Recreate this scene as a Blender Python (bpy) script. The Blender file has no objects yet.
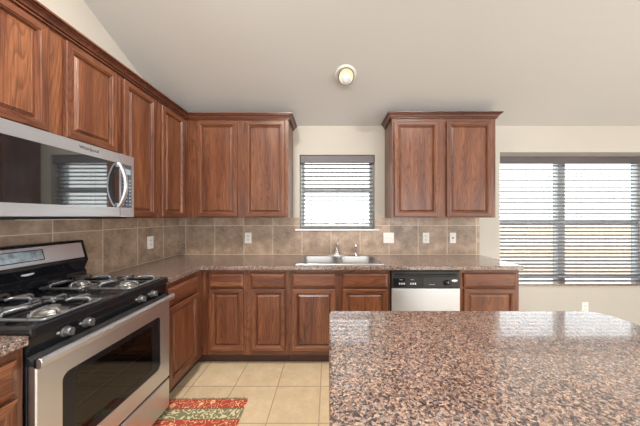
import bpy, bmesh, math, random
from mathutils import Vector, Matrix
random.seed(7)
R = math.radians
SC = bpy.context.scene
C = SC.collection

# ------------------------------------------------------------------ camera, world, sun, lights, exposure
F_PX = 240.0
cam = bpy.data.cameras.new('camera')
cam.sensor_fit = 'HORIZONTAL'; cam.sensor_width = 36.0
cam.lens = F_PX / 640 * 36
cam.shift_x = -9 / 640; cam.shift_y = 3.5 / 640
cam.clip_start = 0.02
camo = bpy.data.objects.new('camera', cam); C.objects.link(camo)
camo.location = (0, 0, 1.35); camo.rotation_euler = (R(90), 0, 0)
SC.camera = camo
SC.view_settings.view_transform = 'Standard'
SC.view_settings.look = 'None'
SC.view_settings.gamma = 1.0
SC.view_settings.use_curve_mapping = False
SC.view_settings.exposure = -0.1

W = bpy.data.worlds.new('sky'); SC.world = W
W.use_nodes = True
wn = W.node_tree; wn.nodes.clear()
wo = wn.nodes.new('ShaderNodeOutputWorld'); wb = wn.nodes.new('ShaderNodeBackground')
tc = wn.nodes.new('ShaderNodeTexCoord'); sx = wn.nodes.new('ShaderNodeSeparateXYZ')
cr = wn.nodes.new('ShaderNodeValToRGB')
cr.color_ramp.elements[0].position = 0.0; cr.color_ramp.elements[0].color = (1.0, 0.99, 0.98, 1)
cr.color_ramp.elements[1].position = 0.7; cr.color_ramp.elements[1].color = (0.80, 0.90, 1.0, 1)
wn.links.new(tc.outputs['Generated'], sx.inputs[0]); wn.links.new(sx.outputs['Z'], cr.inputs[0])
wn.links.new(cr.outputs[0], wb.inputs['Color']); wn.links.new(wb.outputs[0], wo.inputs[0])
wb.inputs['Strength'].default_value = 4.6

def lamp(name, kind, loc, rot, energy, color=(1, 1, 1), **kw):
    l = bpy.data.lights.new(name, kind); l.energy = energy; l.color = color
    for k, v in kw.items(): setattr(l, k, v)
    o = bpy.data.objects.new(name, l); C.objects.link(o); o.location = loc; o.rotation_euler = rot
    return o
lamp('sun', 'SUN', (0, 0, 9), (R(42), R(-20), R(15)), 4.0, (1.0, 0.95, 0.86), angle=R(2))
# unseen fill lights added behind and right of the camera, in daylight tints
lamp('rear_fill_light', 'AREA', (1.5, -4.97, 1.25), (R(90), 0, 0), 62, (0.86, 0.94, 1.0), shape='RECTANGLE', size=5.6, size_y=2.1)
lamp('side_fill_light', 'AREA', (5.27, -1.3, 1.15), (0, R(90), 0), 75, (0.95, 0.98, 1.0), shape='RECTANGLE', size=1.9, size_y=2.3)
# unseen ceiling lamps: warm one inferred from left cabinets, others added for top light
def can_lamp(x, y, z, e, c=(1.0, 0.97, 0.95)): lamp('unseen_ceiling_lamp', 'AREA', (x, y, z), (0, 0, 0), e, c, shape='DISK', size=0.22)
can_lamp(-0.55, 0.75, 3.2, 62, (1.0, 0.93, 0.83))
can_lamp(-0.55, -0.6, 3.75, 40)
can_lamp(1.6, 0.2, 3.45, 38)
can_lamp(3.6, 0.6, 3.25, 26)

# ------------------------------------------------------------------ materials
def new_mat(name):
    m = bpy.data.materials.new(name); m.use_nodes = True
    nt = m.node_tree
    return m, nt, nt.nodes['Principled BSDF']
def N(nt, typ, **kw):
    n = nt.nodes.new(typ)
    for k, v in kw.items(): setattr(n, k, v)
    return n
def L(nt, a, b): nt.links.new(a, b)
def math_n(nt, op, a, b=None):
    n = N(nt, 'ShaderNodeMath', operation=op)
    for i, v in enumerate((a, b)):
        if v is None: continue
        if isinstance(v, (int, float)): n.inputs[i].default_value = v
        else: L(nt, v, n.inputs[i])
    return n.outputs[0]
def ramp(nt, fac, stops, interp='LINEAR'):
    n = N(nt, 'ShaderNodeValToRGB'); cr = n.color_ramp; cr.interpolation = interp
    while len(cr.elements) > 1: cr.elements.remove(cr.elements[-1])
    for i, (p, c) in enumerate(stops):
        e = cr.elements[0] if i == 0 else cr.elements.new(p)
        e.position = p; e.color = (*c, 1)
    L(nt, fac, n.inputs[0]); return n.outputs[0]
def mixc(nt, fac, a, b, mode='MIX'):
    n = N(nt, 'ShaderNodeMix', data_type='RGBA', blend_type=mode)
    for s, v in ((n.inputs[0], fac), (n.inputs[6], a), (n.inputs[7], b)):
        if isinstance(v, (int, float)): s.default_value = v
        elif isinstance(v, tuple): s.default_value = (*v, 1)
        else: L(nt, v, s)
    return n.outputs[2]
def noise(nt, vec, scale, detail=2.0, rough=0.5):
    n = N(nt, 'ShaderNodeTexNoise'); n.inputs['Scale'].default_value = scale
    n.inputs['Detail'].default_value = detail; n.inputs['Roughness'].default_value = rough
    if vec is not None: L(nt, vec, n.inputs['Vector'])
    return n.outputs['Fac']
def bump(nt, bsdf, h, strength, dist=0.002):
    b = N(nt, 'ShaderNodeBump'); b.inputs['Strength'].default_value = strength; b.inputs['Distance'].default_value = dist
    L(nt, h, b.inputs['Height']); L(nt, b.outputs[0], bsdf.inputs['Normal'])
def objvec(nt): return N(nt, 'ShaderNodeTexCoord').outputs['Object']
def scaled(nt, vec, s, off=None):
    n = N(nt, 'ShaderNodeVectorMath', operation='MULTIPLY'); L(nt, vec, n.inputs[0]); n.inputs[1].default_value = s
    if off is None: return n.outputs[0]
    a = N(nt, 'ShaderNodeVectorMath', operation='ADD'); L(nt, n.outputs[0], a.inputs[0]); L(nt, off, a.inputs[1])
    return a.outputs[0]

def simple(name, col, rough=0.5, metal=0.0, var=0.08, nscale=30.0, stretch=(1, 1, 1), bmp=0.0, spec=None, coat=0.0):
    m, nt, b = new_mat(name)
    v = scaled(nt, objvec(nt), stretch)
    n = noise(nt, v, nscale, 3)
    lo = tuple(c * (1 - var) for c in col); hi = tuple(min(1, c * (1 + var)) for c in col)
    L(nt, ramp(nt, n, [(0.25, lo), (0.75, hi)]), b.inputs['Base Color'])
    r = math_n(nt, 'ADD', math_n(nt, 'MULTIPLY', n, 0.12), rough - 0.06)
    L(nt, r, b.inputs['Roughness'])
    b.inputs['Metallic'].default_value = metal
    if spec is not None: b.inputs['Specular IOR Level'].default_value = spec
    if coat: b.inputs['Coat Weight'].default_value = coat; b.inputs['Coat Roughness'].default_value = 0.12
    if bmp: bump(nt, b, n, bmp)
    return m

def wood(name, vertical, mid=(0.110, 0.032, 0.015), light=(0.255, 0.098, 0.043)):
    m, nt, b = new_mat(name)
    v = objvec(nt)
    rnd = N(nt, 'ShaderNodeObjectInfo').outputs['Random']
    off = N(nt, 'ShaderNodeCombineXYZ')
    L(nt, math_n(nt, 'MULTIPLY', rnd, 37.0), off.inputs[0]); L(nt, math_n(nt, 'MULTIPLY', rnd, 91.0), off.inputs[1]); L(nt, math_n(nt, 'MULTIPLY', rnd, 53.0), off.inputs[2])
    st = (lambda a, g: (a, a, g) if vertical else (g, a, a))
    n1 = noise(nt, scaled(nt, v, st(6.5, 0.6), off.outputs[0]), 1.0, 1.0, 0.4)
    rings = math_n(nt, 'FRACT', math_n(nt, 'MULTIPLY', n1, 30.0))
    n2 = noise(nt, scaled(nt, v, st(190.0, 7.0), off.outputs[0]), 1.0, 3.0, 0.6)
    n3 = noise(nt, scaled(nt, v, st(12.0, 1.2), off.outputs[0]), 1.0, 3.0, 0.6)
    c = ramp(nt, n3, [(0.3, mid), (0.72, light)])
    ringc = ramp(nt, rings, [(0.0, (1.08, 1.08, 1.06)), (0.6, (0.92, 0.90, 0.88)), (0.84, (0.45, 0.38, 0.35)), (0.95, (0.38, 0.31, 0.29)), (1.0, (0.95, 0.95, 0.95))])
    c = mixc(nt, 0.58, c, ringc, 'MULTIPLY')
    pores = ramp(nt, n2, [(0.36, (0.40, 0.34, 0.32)), (0.52, (1, 1, 1))])
    c = mixc(nt, 0.75, c, pores, 'MULTIPLY')
    L(nt, c, b.inputs['Base Color'])
    b.inputs['Roughness'].default_value = 0.36
    b.inputs['Coat Weight'].default_value = 0.25; b.inputs['Coat Roughness'].default_value = 0.22
    bump(nt, b, n2, 0.12, 0.0015)
    return m
WCR = wood('shaded_oak_moulding', False, (0.10, 0.030, 0.017), (0.19, 0.065, 0.034))  # cabinet oak darkened, putting the moulding's shade into its colour
WV = wood('oak_vertical_grain', True); WH = wood('oak_horizontal_grain', False)
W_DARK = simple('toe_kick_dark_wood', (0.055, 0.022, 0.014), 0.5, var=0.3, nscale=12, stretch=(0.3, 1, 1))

def granite(name, gain=1.0, rough=0.24):
    m, nt, b = new_mat(name)
    v = objvec(nt)
    wv = N(nt, 'ShaderNodeTexNoise'); wv.inputs['Scale'].default_value = 60; wv.inputs['Detail'].default_value = 2; L(nt, v, wv.inputs['Vector'])
    wc = scaled(nt, wv.outputs['Color'], (0.012, 0.012, 0.012), v)
    vo = N(nt, 'ShaderNodeTexVoronoi'); vo.inputs['Scale'].default_value = 205; L(nt, wc, vo.inputs['Vector'])
    s = N(nt, 'ShaderNodeSeparateColor'); L(nt, vo.outputs['Color'], s.inputs[0])
    g = lambda *c: tuple(x * gain for x in c)
    big = noise(nt, v, 9.0, 3)
    f = math_n(nt, 'ADD', s.outputs[0], math_n(nt, 'MULTIPLY', math_n(nt, 'SUBTRACT', big, 0.5), 0.35))
    c = ramp(nt, f, [(0.0, g(0.022, 0.018, 0.022)), (0.19, g(0.085, 0.058, 0.055)), (0.38, g(0.195, 0.125, 0.10)), (0.58, g(0.31, 0.205, 0.16)), (0.82, g(0.44, 0.315, 0.235)), (0.94, g(0.25, 0.24, 0.26))], 'CONSTANT')
    vo2 = N(nt, 'ShaderNodeTexVoronoi'); vo2.inputs['Scale'].default_value = 330; L(nt, wc, vo2.inputs['Vector'])
    s2 = N(nt, 'ShaderNodeSeparateColor'); L(nt, vo2.outputs['Color'], s2.inputs[0])
    c2 = ramp(nt, s2.outputs[0], [(0.0, (0.25, 0.22, 0.22)), (0.16, (0.8, 0.8, 0.8)), (0.6, (1.1, 1.05, 1.0)), (0.9, (1.35, 1.3, 1.25))], 'CONSTANT')
    c = mixc(nt, 0.6, c, c2, 'MULTIPLY')
    L(nt, c, b.inputs['Base Color'])
    L(nt, math_n(nt, 'ADD', math_n(nt, 'MULTIPLY', s2.outputs[1], 0.08), rough), b.inputs['Roughness'])
    b.inputs['Specular IOR Level'].default_value = 0.8
    b.inputs['Coat Weight'].default_value = 1.0; b.inputs['Coat IOR'].default_value = 1.72; b.inputs['Coat Roughness'].default_value = 0.05
    return m
GRAN = granite('brown_speckled_granite')

def tiles(name, axes, origin, size, mortar, cols, mcol, rough, bstr=0.4):
    m, nt, b = new_mat(name)
    v = objvec(nt)
    s = N(nt, 'ShaderNodeSeparateXYZ'); L(nt, v, s.inputs[0])
    def cell(ax, o):
        t = math_n(nt, 'DIVIDE', math_n(nt, 'SUBTRACT', s.outputs[ax], o), size)
        fr = math_n(nt, 'FRACT', t); fl = math_n(nt, 'FLOOR', t)
        d = math_n(nt, 'MINIMUM', fr, math_n(nt, 'SUBTRACT', 1.0, fr))
        return math_n(nt, 'MULTIPLY', d, size), fl
    da, fa = cell(axes[0], origin[0]); db, fb = cell(axes[1], origin[1])
    d = math_n(nt, 'MINIMUM', da, db)
    mask = N(nt, 'ShaderNodeMapRange'); mask.inputs['From Min'].default_value = mortar * 0.35; mask.inputs['From Max'].default_value = mortar * 0.65
    L(nt, d, mask.inputs['Value'])
    cv = N(nt, 'ShaderNodeCombineXYZ'); L(nt, fa, cv.inputs[0]); L(nt, fb, cv.inputs[1])
    wn_ = N(nt, 'ShaderNodeTexWhiteNoise', noise_dimensions='3D'); L(nt, cv.outputs[0], wn_.inputs['Vector'])
    off = scaled(nt, wn_.outputs['Color'], (7.0, 7.0, 7.0), v)
    n1 = noise(nt, off, 9.0, 5, 0.62); n2 = noise(nt, off, 45.0, 4, 0.6)
    f = math_n(nt, 'ADD', math_n(nt, 'MULTIPLY', n1, 0.62), math_n(nt, 'MULTIPLY', n2, 0.26))
    f = math_n(nt, 'ADD', f, math_n(nt, 'MULTIPLY', wn_.outputs['Value'], 0.12))
    c = ramp(nt, f, [(0.32, cols[0]), (0.5, cols[1]), (0.66, cols[2])])
    L(nt, mixc(nt, mask.outputs[0], mcol, c), b.inputs['Base Color'])
    b.inputs['Roughness'].default_value = rough
    bump(nt, b, mask.outputs[0], bstr, 0.002)
    return m
SPL = ((0.18, 0.126, 0.092), (0.34, 0.24, 0.172), (0.50, 0.37, 0.27))
T_BACK = tiles('back_wall_brown_tile', (0, 2), (0.023, 0.914), 0.333, 0.006, SPL, (0.62, 0.52, 0.41), 0.32)
T_LEFT = tiles('left_wall_brown_tile', (1, 2), (2.494, 0.914), 0.333, 0.006, SPL, (0.62, 0.52, 0.41), 0.32)
T_FLOOR = tiles('beige_floor_tile', (0, 1), (-0.067, 1.908), 0.342, 0.007, ((0.53, 0.41, 0.26), (0.62, 0.485, 0.315), (0.69, 0.555, 0.375)), (0.36, 0.265, 0.17), 0.36)

def paint(name, col, rough=0.85):
    m, nt, b = new_mat(name)
    v = objvec(nt); n = noise(nt, v, 90, 3); n2 = noise(nt, v, 0.9, 2)
    L(nt, ramp(nt, n2, [(0.3, tuple(c * 0.98 for c in col)), (0.7, tuple(min(1, c * 1.02) for c in col))]), b.inputs['Base Color'])
    b.inputs['Roughness'].default_value = rough
    bump(nt, b, n, 0.06, 0.002)
    return m
WALL = paint('beige_wall_paint', (0.49, 0.46, 0.41))
CEIL = paint('ceiling_paint', (0.595, 0.59, 0.585))
TRIMW = simple('white_trim_paint', (0.74, 0.73, 0.70), 0.4, var=0.02)
VINYL = simple('white_vinyl', (0.55, 0.58, 0.60), 0.4, var=0.03)
SLAT = simple('grey_blind_slat', (0.20, 0.19, 0.195), 0.5, var=0.08, stretch=(0.2, 1, 1))
VALANCE = simple('dark_grey_valance', (0.135, 0.12, 0.13), 0.5, var=0.08, stretch=(0.2, 1, 1))
CORD = simple('blind_cord', (0.25, 0.24, 0.24), 0.8)
STEEL = simple('brushed_stainless', (0.72, 0.76, 0.82), 0.36, 1.0, var=0.015, nscale=3, stretch=(0.5, 0.5, 4))
STEEL_B = simple('polished_sink_steel', (0.50, 0.50, 0.50), 0.34, 1.0, var=0.06, nscale=40)
CHROME = simple('chrome', (0.80, 0.80, 0.82), 0.10, 1.0, var=0.03)
BLACK = simple('black_enamel', (0.010, 0.011, 0.014), 0.10, var=0.1, spec=0.38)
BLACK_M = simple('black_plastic', (0.02, 0.02, 0.023), 0.38, var=0.15)
IRON = simple('grey_grate_enamel', (0.20, 0.20, 0.21), 0.33, 0.6, var=0.2, bmp=0.1, coat=0.3)
BURN = simple('burner_metal', (0.42, 0.41, 0.39), 0.35, 0.9, var=0.15)
KNOB = simple('dark_knob_metal', (0.16, 0.16, 0.165), 0.3, 0.6, var=0.15)
BADGE = simple('silver_badge', (0.75, 0.75, 0.76), 0.3, 0.3, var=0.03)
INKG = simple('grey_lettering', (0.06, 0.06, 0.07), 0.5, var=0.05)
INKW = simple('pale_button_print', (0.55, 0.58, 0.60), 0.5, var=0.05)
DISPLAY = simple('pale_display_glass', (0.30, 0.36, 0.42), 0.12, var=0.6, nscale=35, coat=0.5)
LCD = simple('blue_grey_display', (0.32, 0.40, 0.46), 0.25, var=0.1)
PANELG = simple('slate_control_panel', (0.075, 0.09, 0.11), 0.25, var=0.08)
PLATE = simple('white_cover_plate', (0.80, 0.79, 0.76), 0.4, var=0.02)
PLATE_D = simple('grey_socket_face', (0.72, 0.71, 0.69), 0.4, var=0.03)
DARK = simple('dark_recess', (0.01, 0.01, 0.01), 0.7, var=0.2)
OVEN_IN = simple('oven_liner', (0.05, 0.045, 0.04), 0.4, var=0.3)
RACK = simple('oven_rack_wire', (0.6, 0.58, 0.52), 0.3, 0.9)
CREAM = simple('cream_reflector', (0.80, 0.74, 0.52), 0.4, var=0.05)
LENS = simple('frosted_lens', (0.60, 0.63, 0.68), 0.3, var=0.05)
RINGD = simple('grey_ring', (0.13, 0.13, 0.13), 0.4, 0.0)
FENCE = simple('tan_fence_board', (0.62, 0.47, 0.36), 0.8, var=0.25, nscale=6, stretch=(8, 1, 1))
LAWN = simple('pale_concrete', (0.55, 0.50, 0.44), 0.9, var=0.1, nscale=10)
HOUSE = simple('pale_siding', (0.50, 0.47, 0.42), 0.8, var=0.1, stretch=(0.1, 1, 8))
ROOFM = simple('grey_shingle', (0.25, 0.24, 0.24), 0.9, var=0.3)

def glass_mat(name, tint, refl_ior=1.45, rough=0.0):
    m, nt, b = new_mat(name); nt.nodes.remove(b)
    out = nt.nodes['Material Output']
    t = N(nt, 'ShaderNodeBsdfTransparent'); g = N(nt, 'ShaderNodeBsdfGlossy'); f = N(nt, 'ShaderNodeLayerWeight'); mx = N(nt, 'ShaderNodeMixShader')
    n = noise(nt, objvec(nt), 3.0, 1)
    L(nt, ramp(nt, n, [(0.2, tuple(c * 0.97 for c in tint)), (0.8, tint)]), t.inputs['Color'])
    g.inputs['Roughness'].default_value = rough; f.inputs['Blend'].default_value = 0.5
    r0 = ((refl_ior - 1) / (refl_ior + 1)) ** 2
    L(nt, math_n(nt, 'ADD', math_n(nt, 'MULTIPLY', math_n(nt, 'POWER', f.outputs['Facing'], 5.0), 1 - r0), r0), mx.inputs[0]); L(nt, t.outputs[0], mx.inputs[1]); L(nt, g.outputs[0], mx.inputs[2]); L(nt, mx.outputs[0], out.inputs['Surface'])
    return m
GLASS = glass_mat('window_glass', (0.94, 0.97, 0.97))
OVEN_GLASS = glass_mat('oven_window_glass', (0.28, 0.26, 0.24), 1.7, 0.02)
MW_GLASS = simple('microwave_door_glass', (0.010, 0.011, 0.013), 0.06, var=0.1, spec=0.9, coat=1.0)
MW_GLASS.node_tree.nodes['Principled BSDF'].inputs['Coat IOR'].default_value = 1.9
MW_GLASS.node_tree.nodes['Principled BSDF'].inputs['Coat Roughness'].default_value = 0.02

def rug_mat():
    m, nt, b = new_mat('red_floral_rug')
    v = objvec(nt); s = N(nt, 'ShaderNodeSeparateXYZ'); L(nt, v, s.inputs[0])
    n = noise(nt, v, 21.0, 1.0)
    d = math_n(nt, 'ABSOLUTE', math_n(nt, 'SUBTRACT', math_n(nt, 'FRACT', math_n(nt, 'MULTIPLY', n, 5.0)), 0.5))
    vo = N(nt, 'ShaderNodeTexVoronoi'); vo.inputs['Scale'].default_value = 14; L(nt, v, vo.inputs['Vector'])
    line = math_n(nt, 'LESS_THAN', d, 0.075)
    flow = math_n(nt, 'LESS_THAN', vo.outputs['Distance'], 0.25)
    core = math_n(nt, 'LESS_THAN', vo.outputs['Distance'], 0.10)
    pat = math_n(nt, 'MAXIMUM', line, flow)
    red = mixc(nt, noise(nt, v, 300, 1), (0.33, 0.040, 0.022), (0.46, 0.075, 0.038))
    c = mixc(nt, pat, red, (0.78, 0.50, 0.27)); c = mixc(nt, core, c, (0.55, 0.12, 0.06))
    olive = mixc(nt, math_n(nt, 'LESS_THAN', d, 0.17), (0.20, 0.19, 0.095), (0.62, 0.56, 0.36))
    ay = math_n(nt, 'ABSOLUTE', s.outputs[1])
    def band(lo, hi): return math_n(nt, 'MULTIPLY', math_n(nt, 'GREATER_THAN', ay, lo), math_n(nt, 'LESS_THAN', ay, hi))
    c = mixc(nt, band(0.262, 0.358), c, (0.16, 0.10, 0.05)); c = mixc(nt, band(0.268, 0.352), c, olive)
    c = mixc(nt, band(0.437, 0.5), c, (0.25, 0.05, 0.03))
    L(nt, c, b.inputs['Base Color']); b.inputs['Roughness'].default_value = 0.95
    bump(nt, b, noise(nt, v, 420, 2), 0.5, 0.003)
    return m
RUG = rug_mat()
FRINGE = simple('dark_rug_fringe', (0.20, 0.09, 0.05), 0.95, var=0.5, nscale=60)

# ------------------------------------------------------------------ mesh helpers
class MB:
    """collects geometry with a material slot per face"""
    def __init__(s): s.bm = bmesh.new(); s.mats = []
    def mi(s, m):
        if m not in s.mats: s.mats.append(m)
        return s.mats.index(m)
    def box(s, x0, x1, y0, y1, z0, z1, m):
        k = s.mi(m); v = [s.bm.verts.new((x, y, z)) for z in (z0, z1) for y in (y0, y1) for x in (x0, x1)]
        for f in ((0, 2, 3, 1), (4, 5, 7, 6), (0, 1, 5, 4), (2, 6, 7, 3), (0, 4, 6, 2), (1, 3, 7, 5)):
            s.bm.faces.new([v[i] for i in f]).material_index = k
        return s
    def poly_prism(s, pts, axis, a0, a1, m):
        """pts 2D closed; extruded along axis 0/1/2"""
        k = s.mi(m)
        def P(p, a): q = [p[0], p[1]]; q.insert(axis, a); return s.bm.verts.new(q)
        A = [P(p, a0) for p in pts]; B = [P(p, a1) for p in pts]; n = len(pts)
        for i in range(n): s.bm.faces.new((A[i], A[(i + 1) % n], B[(i + 1) % n], B[i])).material_index = k
        s.bm.faces.new(A[::-1]).material_index = k; s.bm.faces.new(B).material_index = k
        return s
    def rings(s, rs, m, cap0=False, cap1=False, smooth=False):
        k = s.mi(m); V = [[s.bm.verts.new(p) for p in r] for r in rs]; n = len(rs[0])
        for a, b in zip(V, V[1:]):
            for i in range(n):
                f = s.bm.faces.new((a[i], a[(i + 1) % n], b[(i + 1) % n], b[i])); f.material_index = k; f.smooth = smooth
        if cap0: s.bm.faces.new(V[0][::-1]).material_index = k
        if cap1: s.bm.faces.new(V[-1]).material_index = k
        return s
    def lathe(s, prof, m, axis='z', origin=(0, 0, 0), n=24, mat=None):
        """prof: (r, h)"""
        rs = []
        for r, h in prof:
            ring = []
            for i in range(n):
                a = 2 * math.pi * i / n; p = Vector((r * math.cos(a), r * math.sin(a), h))
                if axis == 'x': p = Vector((p.z, p.x, p.y))
                if axis == '-y': p = Vector((p.x, -p.z, p.y))
                if mat is not None: p = mat @ p
                ring.append(p + Vector(origin))
            rs.append(ring)
        return s.rings(rs, m, True, True, True)
    def tube(s, pts, r, m, n=8, closed=False, flat=1.0):
        P = [Vector(p) for p in pts]; rs = []
        cnt = len(P)
        for i, p in enumerate(P):
            if closed: t = (P[(i + 1) % cnt] - P[i - 1]).normalized()
            else: t = (P[min(i + 1, cnt - 1)] - P[max(i - 1, 0)]).normalized()
            up = Vector((0, 0, 1)) if abs(t.z) < 0.9 else Vector((1, 0, 0))
            a = t.cross(up).normalized(); b = a.cross(t)
            rr = r[i] if isinstance(r, (list, tuple)) else r
            rs.append([p + a * rr * flat * math.cos(2 * math.pi * j / n) + b * rr * math.sin(2 * math.pi * j / n) for j in range(n)])
        if closed: rs.append(rs[0])
        return s.rings(rs, m, not closed, not closed, True)
    def build(s, name, parent=None, loc=(0, 0, 0), bevel=0.0, seg=2, rot=None):
        bmesh.ops.remove_doubles(s.bm, verts=s.bm.verts, dist=1e-6)
        bmesh.ops.recalc_face_normals(s.bm, faces=s.bm.faces)
        me = bpy.data.meshes.new(name); s.bm.to_mesh(me); s.bm.free()
        for m in s.mats: me.materials.append(m)
        o = bpy.data.objects.new(name, me); C.objects.link(o); o.location = loc
        if rot: o.rotation_euler = rot
        if parent: o.parent = parent
        if bevel:
            b = o.modifiers.new('bevel', 'BEVEL'); b.width = bevel; b.segments = seg; b.limit_method = 'ANGLE'; b.angle_limit = R(40)
        return o
def tag(o, label, cat=None, group=None):
    o['label'] = label
    if cat: o['category'] = cat
    if group: o['group'] = group
    return o
def thing(name, label, cat, loc=(0, 0, 0), rz=0.0, group=None):
    o = bpy.data.objects.new(name, None); C.objects.link(o); o.empty_display_size = 0.05
    o.location = loc; o.rotation_euler = (0, 0, rz)
    return tag(o, label, cat, group)
def struct(o): o['kind'] = 'structure'; return o
def copy_tree(o, parent=None):
    c = o.copy(); C.objects.link(c)
    if parent: c.parent = parent
    for ch in [q for q in bpy.data.objects if q.parent == o and q.name in C.objects]:
        if ch is not c: copy_tree(ch, c)
    return c
def rrect(x0, x1, y0, y1, r, n=5):
    pts = []
    for cx, cy, a0 in ((x1 - r, y1 - r, 0), (x0 + r, y1 - r, 90), (x0 + r, y0 + r, 180), (x1 - r, y0 + r, 270)):
        for i in range(n + 1):
            a = R(a0 + 90 * i / n); pts.append((cx + r * math.cos(a), cy + r * math.sin(a)))
    return pts
def grid_slab(xs, ys, keep, z0, z1, m):
    mb = MB(); k = mb.mi(m); V = {}
    def v(i, j, z):
        if (i, j, z) not in V: V[(i, j, z)] = mb.bm.verts.new((xs[i], ys[j], z))
        return V[(i, j, z)]
    nx, ny = len(xs) - 1, len(ys) - 1
    K = lambda i, j: 0 <= i < nx and 0 <= j < ny and keep((xs[i] + xs[i + 1]) / 2, (ys[j] + ys[j + 1]) / 2)
    for i in range(nx):
        for j in range(ny):
            if not K(i, j): continue
            mb.bm.faces.new((v(i, j, z1), v(i + 1, j, z1), v(i + 1, j + 1, z1), v(i, j + 1, z1)))
            mb.bm.faces.new((v(i, j, z0), v(i, j + 1, z0), v(i + 1, j + 1, z0), v(i + 1, j, z0)))
            for a, b, di, dj in (((i, j), (i + 1, j), 0, -1), ((i + 1, j), (i + 1, j + 1), 1, 0), ((i + 1, j + 1), (i, j + 1), 0, 1), ((i, j + 1), (i, j), -1, 0)):
                if not K(i + di, j + dj):
                    mb.bm.faces.new((v(*a, z0), v(*b, z0), v(*b, z1), v(*a, z1)))
    return mb

# ------------------------------------------------------------------ room shell
XL, YB, XR, YR = -1.73, 2.76, 5.2, -4.9
ZB, SL = 2.392, 0.45
YTOP = -1.0; ZTOP = ZB + SL * (YB - YTOP); ZR = 2.6
ceil_z = lambda y: ZB + SL * (YB - y) if y > YTOP else ZTOP + (ZR - ZTOP) * (YTOP - y) / (YTOP - YR)

struct(MB().box(XL - 0.12, XR + 0.12, YR - 0.12, YB + 0.1, -0.1, 0, T_FLOOR).build('floor'))
mb = MB()
mb.poly_prism([(YB + 0.2, ZB - SL * 0.2), (YTOP, ZTOP), (YTOP, ZTOP + 0.12), (YB + 0.2, ZB - SL * 0.2 + 0.14)], 0, XL - 0.12, XR + 0.12, CEIL)
mb.poly_prism([(YTOP, ZTOP), (YR - 0.12, ZR), (YR - 0.12, ZR + 0.12), (YTOP, ZTOP + 0.12)], 0, XL - 0.12, XR + 0.12, CEIL)
struct(mb.build('ceiling'))
gable = [(YB + 0.05, 0), (YB + 0.05, ZB - SL * 0.05 + 0.05), (YTOP, ZTOP + 0.05), (YR - 0.05, ZR + 0.05), (YR - 0.05, 0)]
struct(MB().poly_prism(gable, 0, XL - 0.12, XL, WALL).build('wall_left'))
D0, D1 = -2.5, -0.1       # wall opening added for the unseen side fill light
mb = MB()
mb.poly_prism([(D0, 0), (D0, 2.15), (D1, 2.15), (D1, 0), gable[0], gable[1], gable[2], gable[3], gable[4]], 0, XR, XR + 0.12, WALL)
struct(mb.build('wall_right'))
# rear wall, with an opening added for the rear fill light
mb = MB()
mb.box(XL, -1.35, YR - 0.12, YR, 0, ZR + 0.05, WALL).box(4.35, XR, YR - 0.12, YR, 0, ZR + 0.05, WALL).box(-1.35, 4.35, YR - 0.12, YR, 2.3, ZR + 0.05, WALL).box(-1.35, 4.35, YR - 0.12, YR, 0, 0.15, WALL)
struct(mb.build('wall_rear'))
# back wall: thin by the sink, deep at the window seat
S0, S1, SZ0, SZ1 = -0.337, 0.527, 1.195, 2.06
B0, B1, BZ0, BZ1 = 1.965, 3.97, 0.555, 2.094
T1, T2 = 0.15, 0.36
mb = MB()
mb.box(XL - 0.12, S0, YB, YB + T1, 0, ZB + 0.03, WALL).box(S0, S1, YB, YB + T1, 0, SZ0, WALL).box(S0, S1, YB, YB + T1, SZ1, ZB + 0.03, WALL)
mb.box(S1, 1.82, YB, YB + T1, 0, ZB + 0.03, WALL)
mb.box(1.82, B0, YB, YB + T2, 0, ZB + 0.03, WALL).box(B0, B1, YB, YB + T2, 0, BZ0, WALL).box(B0, B1, YB, YB + T2, BZ1, ZB + 0.03, WALL).box(B1, XR + 0.12, YB, YB + T2, 0, ZB + 0.03, WALL)
struct(mb.build('wall_back'))
struct(MB().box(1.72, XR, YB - 0.014, YB, 0, 0.09, TRIMW).build('baseboard_back', bevel=0.004))
struct(MB().box(XR - 0.014, XR, YR, -2.52, 0, 0.09, TRIMW).box(XR - 0.014, XR, -0.08, YB - 0.015, 0, 0.09, TRIMW).build('baseboard_right', bevel=0.004))
struct(MB().box(B0 + 0.0005, B1 - 0.0005, YB + 0.002, YB + 0.288, BZ1 - 0.003, BZ1 - 0.0005, TRIMW).build('trim_3'))  # white liner added to lighten the recess soffit, standing in for bounced light
# tiled backsplash
mb = MB()
mb.box(XL + 0.009, S0 - 0.001, YB - 0.008, YB, 0.9, 1.337, T_BACK).box(S0 - 0.001, S1 + 0.001, YB - 0.008, YB, 0.9, 1.185, T_BACK).box(S1 + 0.001, 1.727, YB - 0.008, YB, 0.9, 1.337, T_BACK)
struct(mb.build('trim_1'))
struct(MB().box(XL, XL + 0.008, 0.45, YB, 0.9, 1.337, T_LEFT).build('trim_2'))

# ------------------------------------------------------------------ windows
def window_unit(root, x0, x1, y0, y1, z0, z1, zm):
    fw = 0.045
    mb = MB()
    mb.box(x0, x0 + fw, y0, y1, z0, z1, VINYL).box(x1 - fw, x1, y0, y1, z0, z1, VINYL)
    mb.box(x0 + fw, x1 - fw, y0, y1, z0, z0 + fw, VINYL).box(x0 + fw, x1 - fw, y0, y1, z1 - fw, z1, VINYL)
    mb.build('window_frame', root, bevel=0.003)
    MB().box(x0 + fw, x1 - fw, y0 + 0.008, y1 - 0.02, zm - 0.026, zm + 0.026, VINYL).build('meeting_rail', root, bevel=0.003)
    ym = (y0 + y1) / 2
    MB().box(x0 + fw, x1 - fw, ym, ym + 0.004, zm + 0.026, z1 - fw, GLASS).build('pane', root)
    MB().box(x0 + fw, x1 - fw, ym - 0.012, ym - 0.008, z0 + fw, zm - 0.026, GLASS).build('pane', root)
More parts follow.
